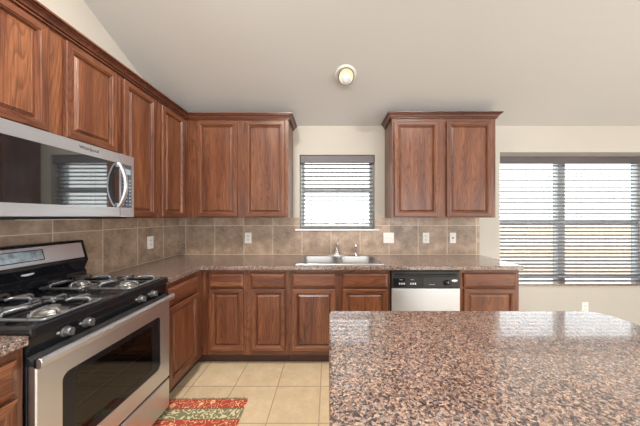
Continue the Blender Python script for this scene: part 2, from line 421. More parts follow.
w1 = struct(thing('window_1', 'small window over the sink behind a grey slatted blind', None))
window_unit(w1, S0, S1, YB + 0.09, YB + T1, SZ0, SZ1, 1.66)
MB().poly_prism([(S0 - 0.05, YB - 0.028), (S1 + 0.05, YB - 0.028), (S1 + 0.05, YB - 0.001), (S1 - 0.001, YB - 0.001), (S1 - 0.001, YB + 0.089), (S0 + 0.001, YB + 0.089), (S0 + 0.001, YB - 0.001), (S0 - 0.05, YB - 0.001)], 2, 1.187, 1.207, TRIMW).build('sill', w1, bevel=0.004)
w2 = struct(thing('window_2', 'wide double window in the deep recess right of the cabinets', None))
XM = 2.955
window_unit(w2, B0, XM, YB + 0.29, YB + T2, BZ0, BZ1, 1.262)
window_unit(w2, XM, B1, YB + 0.29, YB + T2, BZ0, BZ1, 1.262)
MB().box(B0 + 0.001, B1 - 0.001, YB - 0.018, YB + 0.289, BZ0 + 0.001, BZ0 + 0.026, GRAN).build('sill', w2, bevel=0.004)['label'] = 'polished speckled granite window ledge'

# ------------------------------------------------------------------ blinds
def blind(label, x0, x1, yc, ztop, zbot, pitch, vh, tilt):
    t = thing('window_blind', label, 'blind', ((x0 + x1) / 2, yc, zbot))
    h = ztop - zbot; w = (x1 - x0) / 2
    MB().box(-w, w, -0.045, -0.033, h - vh, h, VALANCE).box(-w, -w + 0.01, -0.033, 0.02, h - vh, h, VALANCE).box(w - 0.01, w, -0.033, 0.02, h - vh, h, VALANCE).build('valance', t, bevel=0.004)
    MB().box(-w + 0.012, w - 0.012, -0.028, 0.028, h - 0.045, h - 0.003, SLAT).build('head_rail', t)
    mb = MB(); k = int((h - 0.05 - 0.03) / pitch); ws = w - 0.006
    for i in range(k):
        z = 0.052 + i * pitch
        pts = []
        for s, dz in ((1, 0.0026), (-1, -0.0026)):
            for q in range(5):
                u = -1 + q / 2 if s > 0 else 1 - q / 2
                pts.append((u * 0.025, z + dz + 0.010 * (1 - u * u) - u * tilt * 0.025))
        mb.poly_prism(pts, 0, -ws, ws, SLAT)
    mb.build('slats', t)
    MB().box(-ws, ws, -0.025, 0.025, 0.003, 0.02, VALANCE).build('bottom_rail', t, bevel=0.003)
    n = 3 if w < 0.6 else 6
    for i in range(n):
        x = -w + 0.12 + (2 * w - 0.24) * i / (n - 1)
        MB().tube([(x, -0.027, 0.01), (x, -0.027, h - 0.05)], 0.0011, CORD, 6).tube([(x, 0.027, 0.01), (x, 0.027, h - 0.05)], 0.0011, CORD, 6).build('ladder_cord', t)
    MB().tube([(-w + 0.05, -0.04, h - vh), (-w + 0.05, -0.04, h - vh - 0.42)], 0.0015, CORD, 6).lathe([(0.001, 0), (0.006, 0.004), (0.007, 0.022), (0.002, 0.03)], CORD, origin=(-w + 0.05, -0.04, h - vh - 0.44), n=10).build('pull_cord', t)
    return t
blind('small grey slatted blind with a grey valance over the kitchen sink', S0 + 0.008, S1 - 0.008, YB + 0.055, SZ1 - 0.004, 1.208, 0.0465, 0.088, 0.03)
blind('wide grey slatted blind with dark valance above the granite window ledge', B0 + 0.01, B1 - 0.03, YB + 0.245, BZ1 - 0.004, BZ0 + 0.052, 0.0455, 0.09, -0.17)

# ------------------------------------------------------------------ cabinets
def side_mat(i): return WH if i % 2 == 0 else WV
def rect_rings(mb, w, h, prof, mats, cap):
    """nested rectangles in the x-z plane, prof (inset, y)"""
    V = []
    for ins, y in prof:
        V.append([mb.bm.verts.new(p) for p in ((ins, y, ins), (w - ins, y, ins), (w - ins, y, h - ins), (ins, y, h - ins))])
    for a, b in zip(V, V[1:]):
        for i in range(4):
            mb.bm.faces.new((a[i], a[(i + 1) % 4], b[(i + 1) % 4], b[i])).material_index = mb.mi(mats(i))
    mb.bm.faces.new(V[0][::-1]).material_index = mb.mi(mats(1))
    if cap is not None: mb.bm.faces.new(V[-1]).material_index = mb.mi(cap)
T = 0.024
def make_door(root, x, z, w, h):
    mb = MB(); s = min(0.048, w * 0.16)
    rect_rings(mb, w, h, [(0.002, -0.004), (0, -0.004), (0, -T + 0.006), (0.002, -T + 0.002), (0.006, -T), (s - 0.014, -T), (s - 0.011, -T + 0.004), (s - 0.005, -T + 0.005), (s, -T + 0.015), (s + 0.001, -0.005)], side_mat, WV)
    d = mb.build('door', root, (x, 0, z))
    pw, ph = w - 2 * s, h - 2 * s
    mb = MB()
    rect_rings(mb, pw, ph, [(0, -0.0045), (0, -0.007), (0.004, -0.0075), (0.020, -0.0185), (0.0225, -0.0175), (0.024, -0.0175)], lambda i: WV, WV)
    mb.build('panel', d, (s, 0, s))
def make_drawer(root, x, z, w, h):
    mb = MB()
    rect_rings(mb, w, h, [(0.002, -0.004), (0, -0.004), (0, -T + 0.010), (0.003, -T + 0.006), (0.016, -T + 0.001), (0.019, -T)], lambda i: WH, WH)
    mb.build('drawer_front', root, (x, 0, z))
def cabinet(label, loc, rz, w, depth, h, doors, drawers=(), toe=False, name='base_cabinet', kick=(0, 0)):
    t = thing(name, label, 'cabinet', loc, rz)
    zb = 0.105 if toe else 0.0
    MB().box(0, w, 0.019, depth, zb, h, WV).build('carcass', t, bevel=0.001)
    mb = MB()
    cols = sorted({(round(a, 4), round(b, 4)) for (a, b, *_ ) in list(doors) + list(drawers)})
    xs = 0.0; ins = 0.012
    for a, b in cols:
        mb.box(xs, a + ins, 0, 0.019, zb, h, WV)
        zz = zb
        for (c, d, z0, z1) in sorted([q for q in list(doors) + list(drawers) if round(q[0], 4) == a], key=lambda q: q[2]):
            mb.box(a + ins, b - ins, 0, 0.019, zz, z0 + ins, WH); zz = z1 - ins
        mb.box(a + ins, b - ins, 0, 0.019, zz, h, WH)
        xs = b - ins
    mb.box(xs, w, 0, 0.019, zb, h, WV)
    mb.build('face_frame', t)
    for a, b, z0, z1 in doors: make_door(t, a, z0, b - a, z1 - z0)
    for a, b, z0, z1 in drawers: make_drawer(t, a, z0, b - a, z1 - z0)
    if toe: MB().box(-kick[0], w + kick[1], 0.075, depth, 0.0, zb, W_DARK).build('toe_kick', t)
    return t
LF = XL + 0.59          # left base face
BF = YB - 0.60          # back base face
UL = XL + 0.28; UB = YB - 0.32
H = 0.875; DZ = (0.150, 0.702); WZ = (0.716, 0.842)
G = 0.001
SY0, SY1 = 0.885, 1.647     # the range
# left run
cabinet('oak base cabinet at the near left corner, left of the range', (XL + 0.605, 0.43, 0), R(90), SY0 - 0.43 - 0.004, 0.605 - G, H, [(0.03, 0.424, *DZ)], [(0.03, 0.424, *WZ)], True)
cabinet('oak base cabinet between the range and the inside corner', (LF, SY1 + 0.003, 0), R(90), BF - SY1 - 0.008, 0.59 - G, H, [(0.03, 0.40, *DZ)], [(0.03, 0.40, *WZ)], True, kick=(0, 0.084))
# back run
c0 = LF + 0.0
cabinet('oak base cabinet with two drawers and two doors, left of the sink cabinet', (c0, BF, 0), 0, -0.36 - c0 - G, 0.6 - G, H, [(-1.069 - c0, -0.763 - c0, *DZ), (-0.70 - c0, -0.392 - c0, *DZ)], [(-1.069 - c0, -0.763 - c0, *WZ), (-0.70 - c0, -0.392 - c0, *WZ)], True, kick=(0.074, 0))
c0 = -0.36
sb = thing('base_cabinet', 'oak base cabinet directly below the stainless double sink', 'cabinet', (c0, BF, 0))
def sink_base(t, w):
    zb = 0.105
    MB().box(0, 0.018, 0.019, 0.599, zb, H, WV).box(w - 0.018, w, 0.019, 0.599, zb, H, WV).box(0.018, w - 0.018, 0.019, 0.599, zb, zb + 0.018, WV).box(0.018, w - 0.018, 0.585, 0.599, zb + 0.018, H, WV).build('carcass', t)
    mb = MB()
    for a, b in ((0, 0.041), (0.405, 0.494), (0.873, w)): mb.box(a, b, 0, 0.019, zb, H, WV)
    for a, b in ((0.041, 0.405), (0.494, 0.873)):
        for z0, z1 in ((zb, 0.162), (0.690, 0.728), (0.830, H)): mb.box(a, b, 0, 0.019, z0, z1, WH)
    mb.build('face_frame', t)
    for a, b in ((0.029, 0.417), (0.482, 0.885)):
        make_door(t, a, DZ[0], b - a, DZ[1] - DZ[0]); make_drawer(t, a, WZ[0], b - a, WZ[1] - WZ[0])
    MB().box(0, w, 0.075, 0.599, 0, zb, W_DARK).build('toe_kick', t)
sink_base(sb, 0.909)
c0 = 1.176
cabinet('oak base cabinet at the right end of the counter, beside the dishwasher', (c0, BF, 0), 0, 1.708 - c0, 0.6 - G, H, [(0.028, 0.494, *DZ)], [(0.028, 0.494, *WZ)], True)
# wall cabinets
UZ0, UZ1 = 1.338, 2.336
cabinet('short oak wall cabinet above the microwave', (UL, 0.885, 1.762), R(90), 0.762, 0.28 - G, UZ1 - 1.762, [(0.025, 0.341, 0.02, 0.55), (0.419, 0.735, 0.02, 0.55)], name='wall_cabinet')
ws = 1.650
wl = cabinet('tall oak wall cabinet in the corner right of the microwave', (UL, 1.6485, UZ0), R(90), UB - 1.6485 - G, 0.28 - G, UZ1 - UZ0, [(0.026, 0.336, 0.012, 0.974), (0.415, 0.728, 0.012, 0.974)], name='wall_cabinet')
cabinet('oak wall cabinet with two doors left of the sink window', (UL + 0.001, UB, UZ0), 0, -0.413 - UL - 0.001, 0.32 - G, UZ1 - UZ0, [(-1.333 - UL, -0.930 - UL, 0.012, 0.974), (-0.853 - UL, -0.446 - UL, 0.012, 0.974)], name='wall_cabinet')
cabinet('oak wall cabinet with two doors between the two windows', (0.640, UB, UZ0), 0, 1.692 - 0.640, 0.32 - G, UZ1 - UZ0 + 0.012, [(0.020, 0.466, 0.012, 0.974), (0.548, 1.004, 0.012, 0.974)], name='wall_cabinet')

# crown mouldings
CP = [(0.0, 2.332), (0.012, 2.332), (0.012, 2.339), (0.005, 2.341), (0.005, 2.345), (0.018, 2.348), (0.020, 2.355), (0.026, 2.364), (0.036, 2.370), (0.036, 2.374), (0.030, 2.376), (0.046, 2.378), (0.046, 2.388), (0.0, 2.388)]
CP = [(o + (0.002 if o > 0 else -0.01), z) for o, z in CP]
def sweep(name, path, label, lift=0.0):
    P = [Vector(p) for p in path]; mb = MB(); rs = []
    nr = [Vector(((b - a).y, -(b - a).x)).normalized() for a, b in zip(P, P[1:])]
    for i, p in enumerate(P):
        if i == 0: d = nr[0]
        elif i == len(P) - 1: d = nr[-1]
        else: d = (nr[i - 1] + nr[i]) / (1 + nr[i - 1].dot(nr[i]))
        rs.append([(p.x + d.x * o, p.y + d.y * o, z + lift) for o, z in CP])
    mb.rings(rs, WCR, True, True)
    return tag(mb.build(name), label, 'moulding')
sweep('crown_moulding', [(UL, 0.885), (UL, UB), (-0.413, UB), (-0.413, YB - 0.001)], 'shade-darkened oak crown moulding running round the left corner cabinets')
sweep('crown_moulding', [(0.640, YB - 0.03), (0.640, UB), (1.692, UB), (1.692, YB - 0.03)], 'shade-darkened oak crown moulding on the cabinet between the windows', 0.012)

# ------------------------------------------------------------------ countertops
CE = XL + 0.607; CF = YB - 0.648; CT0, CT1 = 0.8765, 0.914
tag(grid_slab([XL + 0.009, CE, -0.285, 0.482, 1.717], [SY1 + 0.002, CF, 2.19, 2.665, YB - 0.009],
    lambda x, y: (y > CF or x < CE) and not (-0.285 < x < 0.482 and 2.19 < y < 2.665), CT0, CT1, GRAN).build('countertop', bevel=0.006, seg=3),
    'L-shaped brown granite countertop along the back wall around the sink', 'countertop')
tag(MB().box(XL + 0.009, XL + 0.63, 0.42, SY0 - 0.003, CT0, CT1, GRAN).build('countertop', bevel=0.006, seg=3), 'small brown granite countertop piece at the left of the range', 'countertop')
tag(MB().poly_prism([(p[0], p[1]) for p in rrect(0.0, 1.25, 0.12, 1.113, 0.03, 5)[6:18]] + [(p[0], p[1]) for p in rrect(0.0, 1.25, 0.12, 1.113, 0.09, 8)[-9:]] + [(p[0], p[1]) for p in rrect(0.0, 1.25, 0.12, 1.113, 0.09, 8)[:9]], 2, CT0, CT1, GRAN).build('island_countertop', bevel=0.007, seg=3),
    'large brown speckled granite island top in the right foreground', 'countertop')
isl = cabinet('oak island cabinet under the large granite island top', (1.02, 1.07, 0), R(180), 0.98, 0.62, H, [(0.03, 0.32, *DZ), (0.345, 0.635, *DZ), (0.66, 0.95, *DZ)], [(0.03, 0.32, *WZ), (0.345, 0.635, *WZ), (0.66, 0.95, *WZ)], True, 'island_cabinet')

# ------------------------------------------------------------------ sink, faucet, sprayer
sk = thing('kitchen_sink', 'stainless steel double bowl sink set in the granite counter under the window', 'sink', (0.0985, 2.43, CT1))
SW, SD = 0.40, 0.265
def ring3(pts, z): return [(x, y, z) for x, y in pts]
rim = MB()
for sgn in (-1, 1):
    x0, x1 = (-SW, 0) if sgn < 0 else (0, SW)
    hx0, hx1 = (x0 + 0.035, x1 - 0.014) if sgn < 0 else (x0 + 0.014, x1 - 0.035)
    outer = rrect(x0, x1, -SD, SD, 0.0015, 5); outer2 = rrect(x0 + 0.004 * (sgn < 0), x1 - 0.004 * (sgn > 0), -SD + 0.004, SD - 0.004, 0.0015, 5)
    hole = rrect(hx0, hx1, -SD + 0.035, SD - 0.09, 0.07, 5)
    rim.rings([ring3(outer, 0.0006), ring3(outer2, 0.006), ring3(hole, 0.005)], STEEL_B)
    cx, cy = (hx0 + hx1) / 2, -0.0275
    def sh(k, pts=hole, cx=cx, cy=cy): return [(cx + (x - cx) * k, cy + (y - cy) * k) for x, y in pts]
    MB().rings([ring3(hole, 0.005), ring3(sh(0.985), -0.006), ring3(sh(0.95), -0.13), ring3(sh(0.90), -0.155), ring3(sh(0.80), -0.165), ring3(sh(0.16), -0.170)], STEEL_B, False, True, True).build('bowl', sk)
    MB().lathe([(0.045, 0), (0.043, 0.003), (0.030, 0.001), (0.004, 0.001)], CHROME, origin=(cx, cy, -0.169)).build('drain', sk)
rim.build('rim', sk)
fz = CT1 + 0.0065
fc = thing('faucet', 'chrome kitchen faucet with a raised lever at the back of the sink', 'faucet', (0.083, 2.648, fz))
MB().rings([ring3(rrect(-0.115, 0.115, -0.026, 0.026, 0.025), 0), ring3(rrect(-0.115, 0.115, -0.026, 0.026, 0.025), 0.005), ring3(rrect(-0.10, 0.10, -0.018, 0.018, 0.017), 0.012)], CHROME, True, True).build('deck_plate', fc)
MB().lathe([(0.034, 0.010), (0.033, 0.03), (0.027, 0.04), (0.026, 0.085), (0.030, 0.095), (0.028, 0.115), (0.012, 0.128)], CHROME).build('faucet_body', fc)
MB().tube([(0, -0.015, 0.065), (-0.002, -0.05, 0.098), (-0.005, -0.10, 0.122), (-0.008, -0.15, 0.128), (-0.010, -0.185, 0.116), (-0.011, -0.197, 0.095), (-0.011, -0.198, 0.082)], [0.020, 0.019, 0.018, 0.017, 0.016, 0.016, 0.016], CHROME, 12).build('spout', fc)
MB().tube([(0, 0, 0.118), (0.006, 0.008, 0.138), (0.016, 0.02, 0.158), (0.024, 0.028, 0.168)], [0.014, 0.010, 0.009, 0.011], CHROME, 10).build('lever', fc)
sp = thing('side_sprayer', 'slim chrome side sprayer standing right of the faucet', 'sprayer', (0.295, 2.648, fz))
MB().lathe([(0.022, 0), (0.021, 0.006), (0.013, 0.016), (0.012, 0.03)], CHROME, n=16).build('base', sp)
MB().lathe([(0.010, 0.028), (0.013, 0.045), (0.012, 0.085), (0.016, 0.10), (0.016, 0.118), (0.006, 0.124)], CHROME, n=16).build('spray_head', sp)

# ------------------------------------------------------------------ dishwasher
dw = thing('dishwasher', 'built-in dishwasher with black control panel and stainless door', 'dishwasher', (0.5525, BF, 0))
DWW = 0.621
MB().box(0.004, DWW - 0.004, 0.0, 0.58, 0.1, 0.874, BLACK_M).build('body', dw)
MB().box(0.006, DWW - 0.006, -0.022, 0.0, 0.115, 0.708, STEEL).build('door', dw, bevel=0.004)
mb = MB().box(0.006, DWW - 0.006, -0.020, 0.0, 0.712, 0.862, BLACK_M)
mb.build('control_panel', dw, bevel=0.004)
MB().box(0.03, DWW - 0.03, -0.0205, -0.019, 0.808, 0.835, DARK).box(0.03, DWW - 0.03, -0.027, -0.018, 0.833, 0.84, BLACK).box(0.23, 0.36, -0.022, -0.018, 0.806, 0.83, DARK).build('handle_recess', dw)
MB().box(0.02, 0.29, -0.0225, -0.019, 0.722, 0.800, BLACK).build('button_field', dw, bevel=0.001)
for gx in (0.07, 0.17):
    for i in range(3): MB().box(gx + 0.02 * i, gx + 0.02 * i + 0.012, -0.026, -0.022, 0.744, 0.760, INKW if i < 2 else PLATE_D).build('button', dw, bevel=0.001)
for a, b, y, z in ((0.075, 0.105, -0.0232, 0.785), (0.175, 0.205, -0.0232, 0.785), (0.34, 0.39, -0.0212, 0.742)): MB().box(a, b, y, y + 0.0012, z, z + 0.003, INKW).build('printed_mark', dw)
MB().lathe([(0.028, 0.0), (0.027, 0.012), (0.020, 0.014), (0.019, 0.026), (0.004, 0.028)], BLACK, axis='-y', origin=(0.497, -0.019, 0.758)).box(0.4955, 0.4985, -0.0475, -0.045, 0.758, 0.776, INKW).build('dial', dw)
def badge(nm, parent, a, b, axis, origin, m=BADGE):
    mt = Matrix.Diagonal((a, b, 1)) if axis == '-y' else None
    mb = MB(); rs = []
    for k, h in ((1.0, 0.0), (1.0, 0.0015), (0.85, 0.0025)):
        ring = []
        for i in range(24):
            an = 2 * math.pi * i / 24; u, v = a * k * math.cos(an), b * k * math.sin(an)
            ring.append((u + origin[0], -h + origin[1], v + origin[2]))
        rs.append(ring)
    mb.rings(rs, m, True, True); return mb.build(nm, parent)
badge('badge', dw, 0.027, 0.011, '-y', (0.567, -0.0195, 0.778))['label'] = 'oval silver maker badge'
MB().box(0.004, DWW - 0.004, 0.07, 0.10, 0.0, 0.1, BLACK_M).build('toe_panel', dw)

# ------------------------------------------------------------------ range (local x = along wall, -y = towards the room)
RW = SY1 - SY0 - 0.003
rg = thing('gas_range', 'stainless and black gas range between the left base cabinets', 'range', (XL, SY0, 0), R(90))
def ly(X): return -(X - XL)      # world X -> local y
FX = ly(-1.088)                  # door face
# body shell, open at the front for the oven cavity
mb = MB()
mb.box(0, 0.012, FX + 0.03, -0.02, 0.045, 0.905, BLACK).box(RW - 0.012, RW, FX + 0.03, -0.02, 0.045, 0.905, BLACK).box(0.012, RW - 0.012, -0.05, -0.02, 0.045, 0.905, BLACK_M).box(0.012, RW - 0.012, FX + 0.03, -0.05, 0.045, 0.06, BLACK_M)
for x in (0.03, RW - 0.06):
    for y in (FX + 0.06, -0.10): mb.box(x, x + 0.03, y, y + 0.03, 0.0, 0.046, BLACK_M)
mb.build('body', rg)
mb = MB(); a0, a1, b0, b1, z0, z1 = 0.09, RW - 0.09, FX + 0.032, -0.12, 0.33, 0.74; w_ = 0.01
mb.box(a0 - w_, a0, b0, b1, z0, z1, OVEN_IN).box(a1, a1 + w_, b0, b1, z0, z1, OVEN_IN).box(a0, a1, b0, b1, z0 - w_, z0, OVEN_IN).box(a0, a1, b0, b1, z1, z1 + w_, OVEN_IN).box(a0, a1, b1, b1 + w_, z0, z1, OVEN_IN)
mb.build('oven_liner', rg)
mb = MB()
for z in (0.50, 0.60):
    mb.tube([(a0, b0 + 0.02, z), (a1, b0 + 0.02, z)], 0.004, RACK, 8).tube([(a0, b1 - 0.02, z), (a1, b1 - 0.02, z)], 0.004, RACK, 8)
    for i in range(14):
        x = a0 + 0.02 + (a1 - a0 - 0.04) * i / 13; mb.tube([(x, b0 + 0.02, z), (x, b1 - 0.02, z)], 0.002, RACK, 6)
mb.build('oven_rack', rg)
# door: stainless face with a rounded window opening
dr = MB(); zA, zB = 0.266, 0.792
ox = rrect(0.006, RW - 0.006, zA, zB, 0.004, 5); ix = rrect(0.095, RW - 0.092, 0.368, 0.708, 0.03, 5)
toY = lambda pts, y: [(x, y, z) for x, z in pts]
dr.rings([toY(ix, FX + 0.028), toY(ox, FX + 0.028), toY(ox, FX + 0.004), toY(rrect(0.010, RW - 0.010, zA + 0.004, zB - 0.004, 0.004, 5), FX), toY(ix, FX), toY(ix, FX + 0.028)], STEEL)
door = dr.build('oven_door', rg)
ib = rrect(0.15, RW - 0.165, 0.405, 0.675, 0.008, 5)
MB().rings([toY(ix, FX + 0.010), toY(ix, FX + 0.003), toY(ib, FX + 0.003), toY(ib, FX + 0.010), toY(ix, FX + 0.010)], BLACK).build('window_border', door)
MB().rings([toY(ib, FX + 0.010), toY(ib, FX + 0.0035)], OVEN_GLASS, True, True).build('window_glass', door)
hy = ly(-1.066)
MB().rings([[(x, hy + dy, 0.806 + dz) for dy, dz in ((0.012, -0.019), (0.012, 0.014), (0.004, 0.02), (-0.006, 0.016), (-0.010, 0.004), (-0.008, -0.012), (0.0, -0.02))] for x in (-0.002, 0.003, RW - 0.003, RW + 0.002)], STEEL, True, True).build('handle', door, bevel=0.002)
for x in (0.0, RW - 0.045): MB().box(x, x + 0.045, hy + 0.011, FX + 0.004, 0.786, 0.82, BLACK).build('handle_bracket', door, bevel=0.004)
MB().box(0.006, RW - 0.006, FX, FX + 0.03, 0.062, 0.254, STEEL).build('storage_drawer', rg, bevel=0.006)
# vent strip and control panel
mb = MB().poly_prism([(FX + 0.03, 0.796), (FX + 0.004, 0.796), (FX + 0.030, 0.826), (FX + 0.04, 0.826), (FX + 0.04, 0.796)], 0, 0.004, RW - 0.004, BLACK_M)
for i in range(60):
    x = 0.03 + i * (RW - 0.06) / 60
    mb.box(x, x + 0.005, FX + 0.008, FX + 0.012, 0.806, 0.815, DARK)
mb.build('vent_strip', rg)
MB().poly_prism([(FX + 0.045, 0.826), (FX + 0.034, 0.826), (FX + 0.030, 0.832), (FX + 0.022, 0.895), (FX + 0.012, 0.900), (FX + 0.011, 0.906), (FX + 0.045, 0.906)], 0, 0.002, RW - 0.002, BLACK).build('control_panel', rg, bevel=0.002)
for kx in (0.129, 0.217, 0.528, 0.624):
    k = MB().lathe([(0.023, 0.0), (0.022, 0.006), (0.017, 0.009), (0.0165, 0.026), (0.013, 0.030)], KNOB, axis='-y', n=20).box(-0.004, 0.004, -0.037, -0.028, -0.016, 0.016, KNOB).build('knob', rg, (kx, FX + 0.027, 0.866), bevel=0.001)
    MB().box(kx - 0.034, kx - 0.026, FX + 0.020, FX + 0.027, 0.868, 0.876, BADGE).build('knob_mark', rg)
# cooktop with raised rim
CZ = 0.906
top = MB(); yo0, yo1 = FX + 0.010, -0.075
o_ = rrect(0, RW, yo0, yo1, 0.012, 5); i_ = rrect(0.018, RW - 0.018, yo0 + 0.03, yo1 - 0.012, 0.03, 5)
top.rings([ring3(o_, CZ), ring3(o_, CZ + 0.026), ring3(rrect(0.006, RW - 0.006, yo0 + 0.006, yo1 - 0.004, 0.012, 5), CZ + 0.032), ring3(i_, CZ + 0.031), ring3(rrect(0.024, RW - 0.024, yo0 + 0.036, yo1 - 0.016, 0.03, 5), CZ + 0.022)], BLACK, True, True)
top.build('cooktop', rg)
TZ = CZ + 0.022
def burner(x, y, s):
    b = MB().lathe([(0.062 * s, 0), (0.058 * s, 0.004), (0.040 * s, 0.006), (0.036 * s, 0.012), (0.036 * s, 0.016)], BURN, origin=(x, y, TZ)).build('burner', rg)
    MB().lathe([(0.034 * s, 0.016), (0.036 * s, 0.019), (0.034 * s, 0.024), (0.01, 0.026)], BURN, origin=(x, y, TZ)).build('burner_cap', b)
def grate(x, y, hx, hy_):
    z = TZ + 0.042; mb = MB(); r = 0.0066
    c = rrect(x - hx, x + hx, y - hy_, y + hy_, 0.014, 3)
    mb.tube([(p[0], p[1], z - 0.026) for p in c], r, IRON, 8, True)
    for sx_ in (-1, 1):
        # raised arches over each side, bending in to the burner
        for sy_ in (-1, 1):
            e = (x + sx_ * hx * 0.55, y + sy_ * hy_)
            mb.tube([(e[0], e[1], z - 0.026), (e[0], e[1] - sy_ * 0.004, z - 0.004), (e[0], e[1] - sy_ * 0.012, z), (x + sx_ * hx * 0.50, y + sy_ * 0.045, z), (x + sx_ * hx * 0.42, y + sy_ * 0.03, z - 0.004)], r, IRON, 8)
            e = (x + sx_ * hx, y + sy_ * hy_ * 0.5)
            mb.tube([(e[0], e[1], z - 0.026), (e[0] - sx_ * 0.004, e[1], z - 0.004), (e[0] - sx_ * 0.012, e[1], z), (x + sx_ * 0.048, y + sy_ * hy_ * 0.36, z), (x + sx_ * 0.035, y + sy_ * hy_ * 0.28, z - 0.004)], r, IRON, 8)
            mb.tube([(x + sx_ * (hx - 0.012), y + sy_ * (hy_ - 0.012), z - 0.026), (x + sx_ * (hx - 0.012), y + sy_ * (hy_ - 0.012), TZ)], r * 1.1, IRON, 8)
    mb.build('grate', rg)
for bx in (0.175, RW - 0.175):
    for by, s in ((-0.495, 1.0), (-0.215, 0.9)):
        burner(bx, by, s); grate(bx, by, 0.120, 0.116)
# backguard
bg = MB().poly_prism([(-0.002, 0.905), (-0.076, 0.905), (-0.072, 0.985), (-0.060, 1.000), (-0.086, 1.060), (-0.080, 1.075), (-0.050, 1.186), (-0.040, 1.192), (-0.002, 1.192)], 0, 0.002, RW - 0.002, BLACK).build('backguard', rg, bevel=0.003)
dirv = Vector((0, 0.030, 0.111)).normalized(); nrm = Vector((0, -dirv.z, dirv.y))
def slab(mb, x0, x1, s0, s1, t0, t1, m):
    k = mb.mi(m); o = Vector((0, -0.080, 1.075)); vs = []
    for t in (t0, t1):
        for s in (s0, s1):
            for x in (x0, x1): vs.append(mb.bm.verts.new(o + dirv * s + nrm * t + Vector((x, 0, 0))))
    for f in ((0, 2, 3, 1), (4, 5, 7, 6), (0, 1, 5, 4), (2, 6, 7, 3), (0, 4, 6, 2), (1, 3, 7, 5)): mb.bm.faces.new([vs[i] for i in f]).material_index = k
    return mb
slab(MB(), 0.03, RW - 0.024, 0.004, 0.105, -0.002, 0.003, STEEL).build('control_fascia', bg, bevel=0.002)
slab(MB(), 0.314, 0.513, 0.024, 0.088, 0.002, 0.005, BLACK).build('display_bezel', bg, bevel=0.002)
slab(slab(MB(), 0.320, 0.507, 0.029, 0.083, 0.004, 0.006, DISPLAY), 0.40, 0.45, 0.05, 0.076, 0.0055, 0.0065, LCD).build('display', bg)
badge('badge', bg, 0.030, 0.009, '-y', (0.434, -0.073, 1.032))['label'] = 'oval silver maker badge'

# ------------------------------------------------------------------ microwave (same local frame)
mw = thing('microwave', 'stainless over-the-range microwave with dark glass door under the short cabinet', 'microwave', (XL, SY0, 1.336), R(90))
MH = 0.418; MF = -0.395
MB().box(0, RW, MF + 0.03, -0.009, 0.010, MH, BLACK_M).build('body', mw)
MB().box(0.01, RW - 0.01, MF + 0.045, -0.02, 0.0, 0.010, DARK).box(0.25, 0.52, MF + 0.06, MF + 0.15, -0.004, 0.0, PLATE_D).build('underside_vent', mw)
xd = 0.648
md = MB()
od = rrect(0.002, xd, 0.012, MH - 0.001, 0.004, 5); idr = rrect(0.03, xd - 0.004, 0.072, 0.354, 0.004, 5)
md.rings([toY(idr, MF + 0.028), toY(od, MF + 0.028), toY(od, MF + 0.004), toY(rrect(0.005, xd - 0.001, 0.015, MH - 0.004, 0.004, 5), MF), toY(idr, MF), toY(idr, MF + 0.028)], STEEL)
mdo = md.build('door', mw)
MB().rings([toY(idr, MF + 0.012), toY(idr, MF + 0.001)], MW_GLASS, True, True).build('door_glass', mdo)
pts = []
for i in range(13):
    u = i / 12; pts.append((0.632, MF - 0.008 - 0.046 * math.sin(math.pi * u) ** 0.8, 0.075 + 0.276 * u))
mb = MB(); rs = []
for i, p in enumerate(pts):
    a = Vector(pts[max(i - 1, 0)]); b = Vector(pts[min(i + 1, 12)]); t = (b - a).normalized(); nn = Vector((0, -t.z, t.y)); q = Vector(p)
    rs.append([tuple(q + Vector((dx, 0, 0)) + nn * dn) for dx, dn in ((-0.013, -0.007), (0.013, -0.007), (0.013, 0.002), (0.008, 0.007), (-0.008, 0.007), (-0.013, 0.002))])
mb.rings(rs, STEEL, True, True).build('handle', mdo, bevel=0.002)
for z in (0.073, 0.328): MB().box(0.624, 0.640, MF - 0.010, MF, z, z + 0.025, STEEL).build('handle_mount', mdo)
cp = MB()
ocp = rrect(xd + 0.002, RW - 0.002, 0.012, MH - 0.001, 0.004, 5); icp = rrect(xd + 0.010, RW - 0.020, 0.072, 0.354, 0.003, 5)
cp.rings([toY(ocp, MF + 0.028), toY(ocp, MF), toY(icp, MF), toY(icp, MF + 0.004)], STEEL)
cpo = cp.build('control_side', mw)
MB().rings([toY(icp, MF + 0.006), toY(icp, MF + 0.001)], PANELG, True, True).build('keypad_panel', cpo)
px0, px1 = xd + 0.016, RW - 0.026
MB().box(px0 + 0.004, px1 - 0.004, MF - 0.001, MF + 0.001, 0.290, 0.326, LCD).build('display', cpo)
kp = MB()
for r_ in range(8):
    for c_ in range(3):
        x = px0 + 0.006 + c_ * (px1 - px0 - 0.018) / 2; z = 0.088 + r_ * 0.023
        kp.box(x, x + 0.008, MF - 0.0005, MF + 0.001, z, z + 0.007, INKW)
kp.build('keys', cpo)
cu = bpy.data.curves.new('lettering', 'FONT'); cu.body = 'Whirlpool'; cu.size = 0.026; cu.extrude = 0.0006; cu.align_x = 'CENTER'; cu.align_y = 'CENTER'
to = bpy.data.objects.new('lettering_curve', cu); C.objects.link(to)
bpy.context.view_layer.update()
me = bpy.data.meshes.new_from_object(to.evaluated_get(bpy.context.evaluated_depsgraph_get()))
bpy.data.objects.remove(to)
me.materials.clear(); me.materials.append(INKG)
lt = bpy.data.objects.new('lettering', me); C.objects.link(lt); lt.parent = mdo; lt.location = (0.452, MF - 0.0006, 0.388); lt.rotation_euler = (R(90), 0, 0)

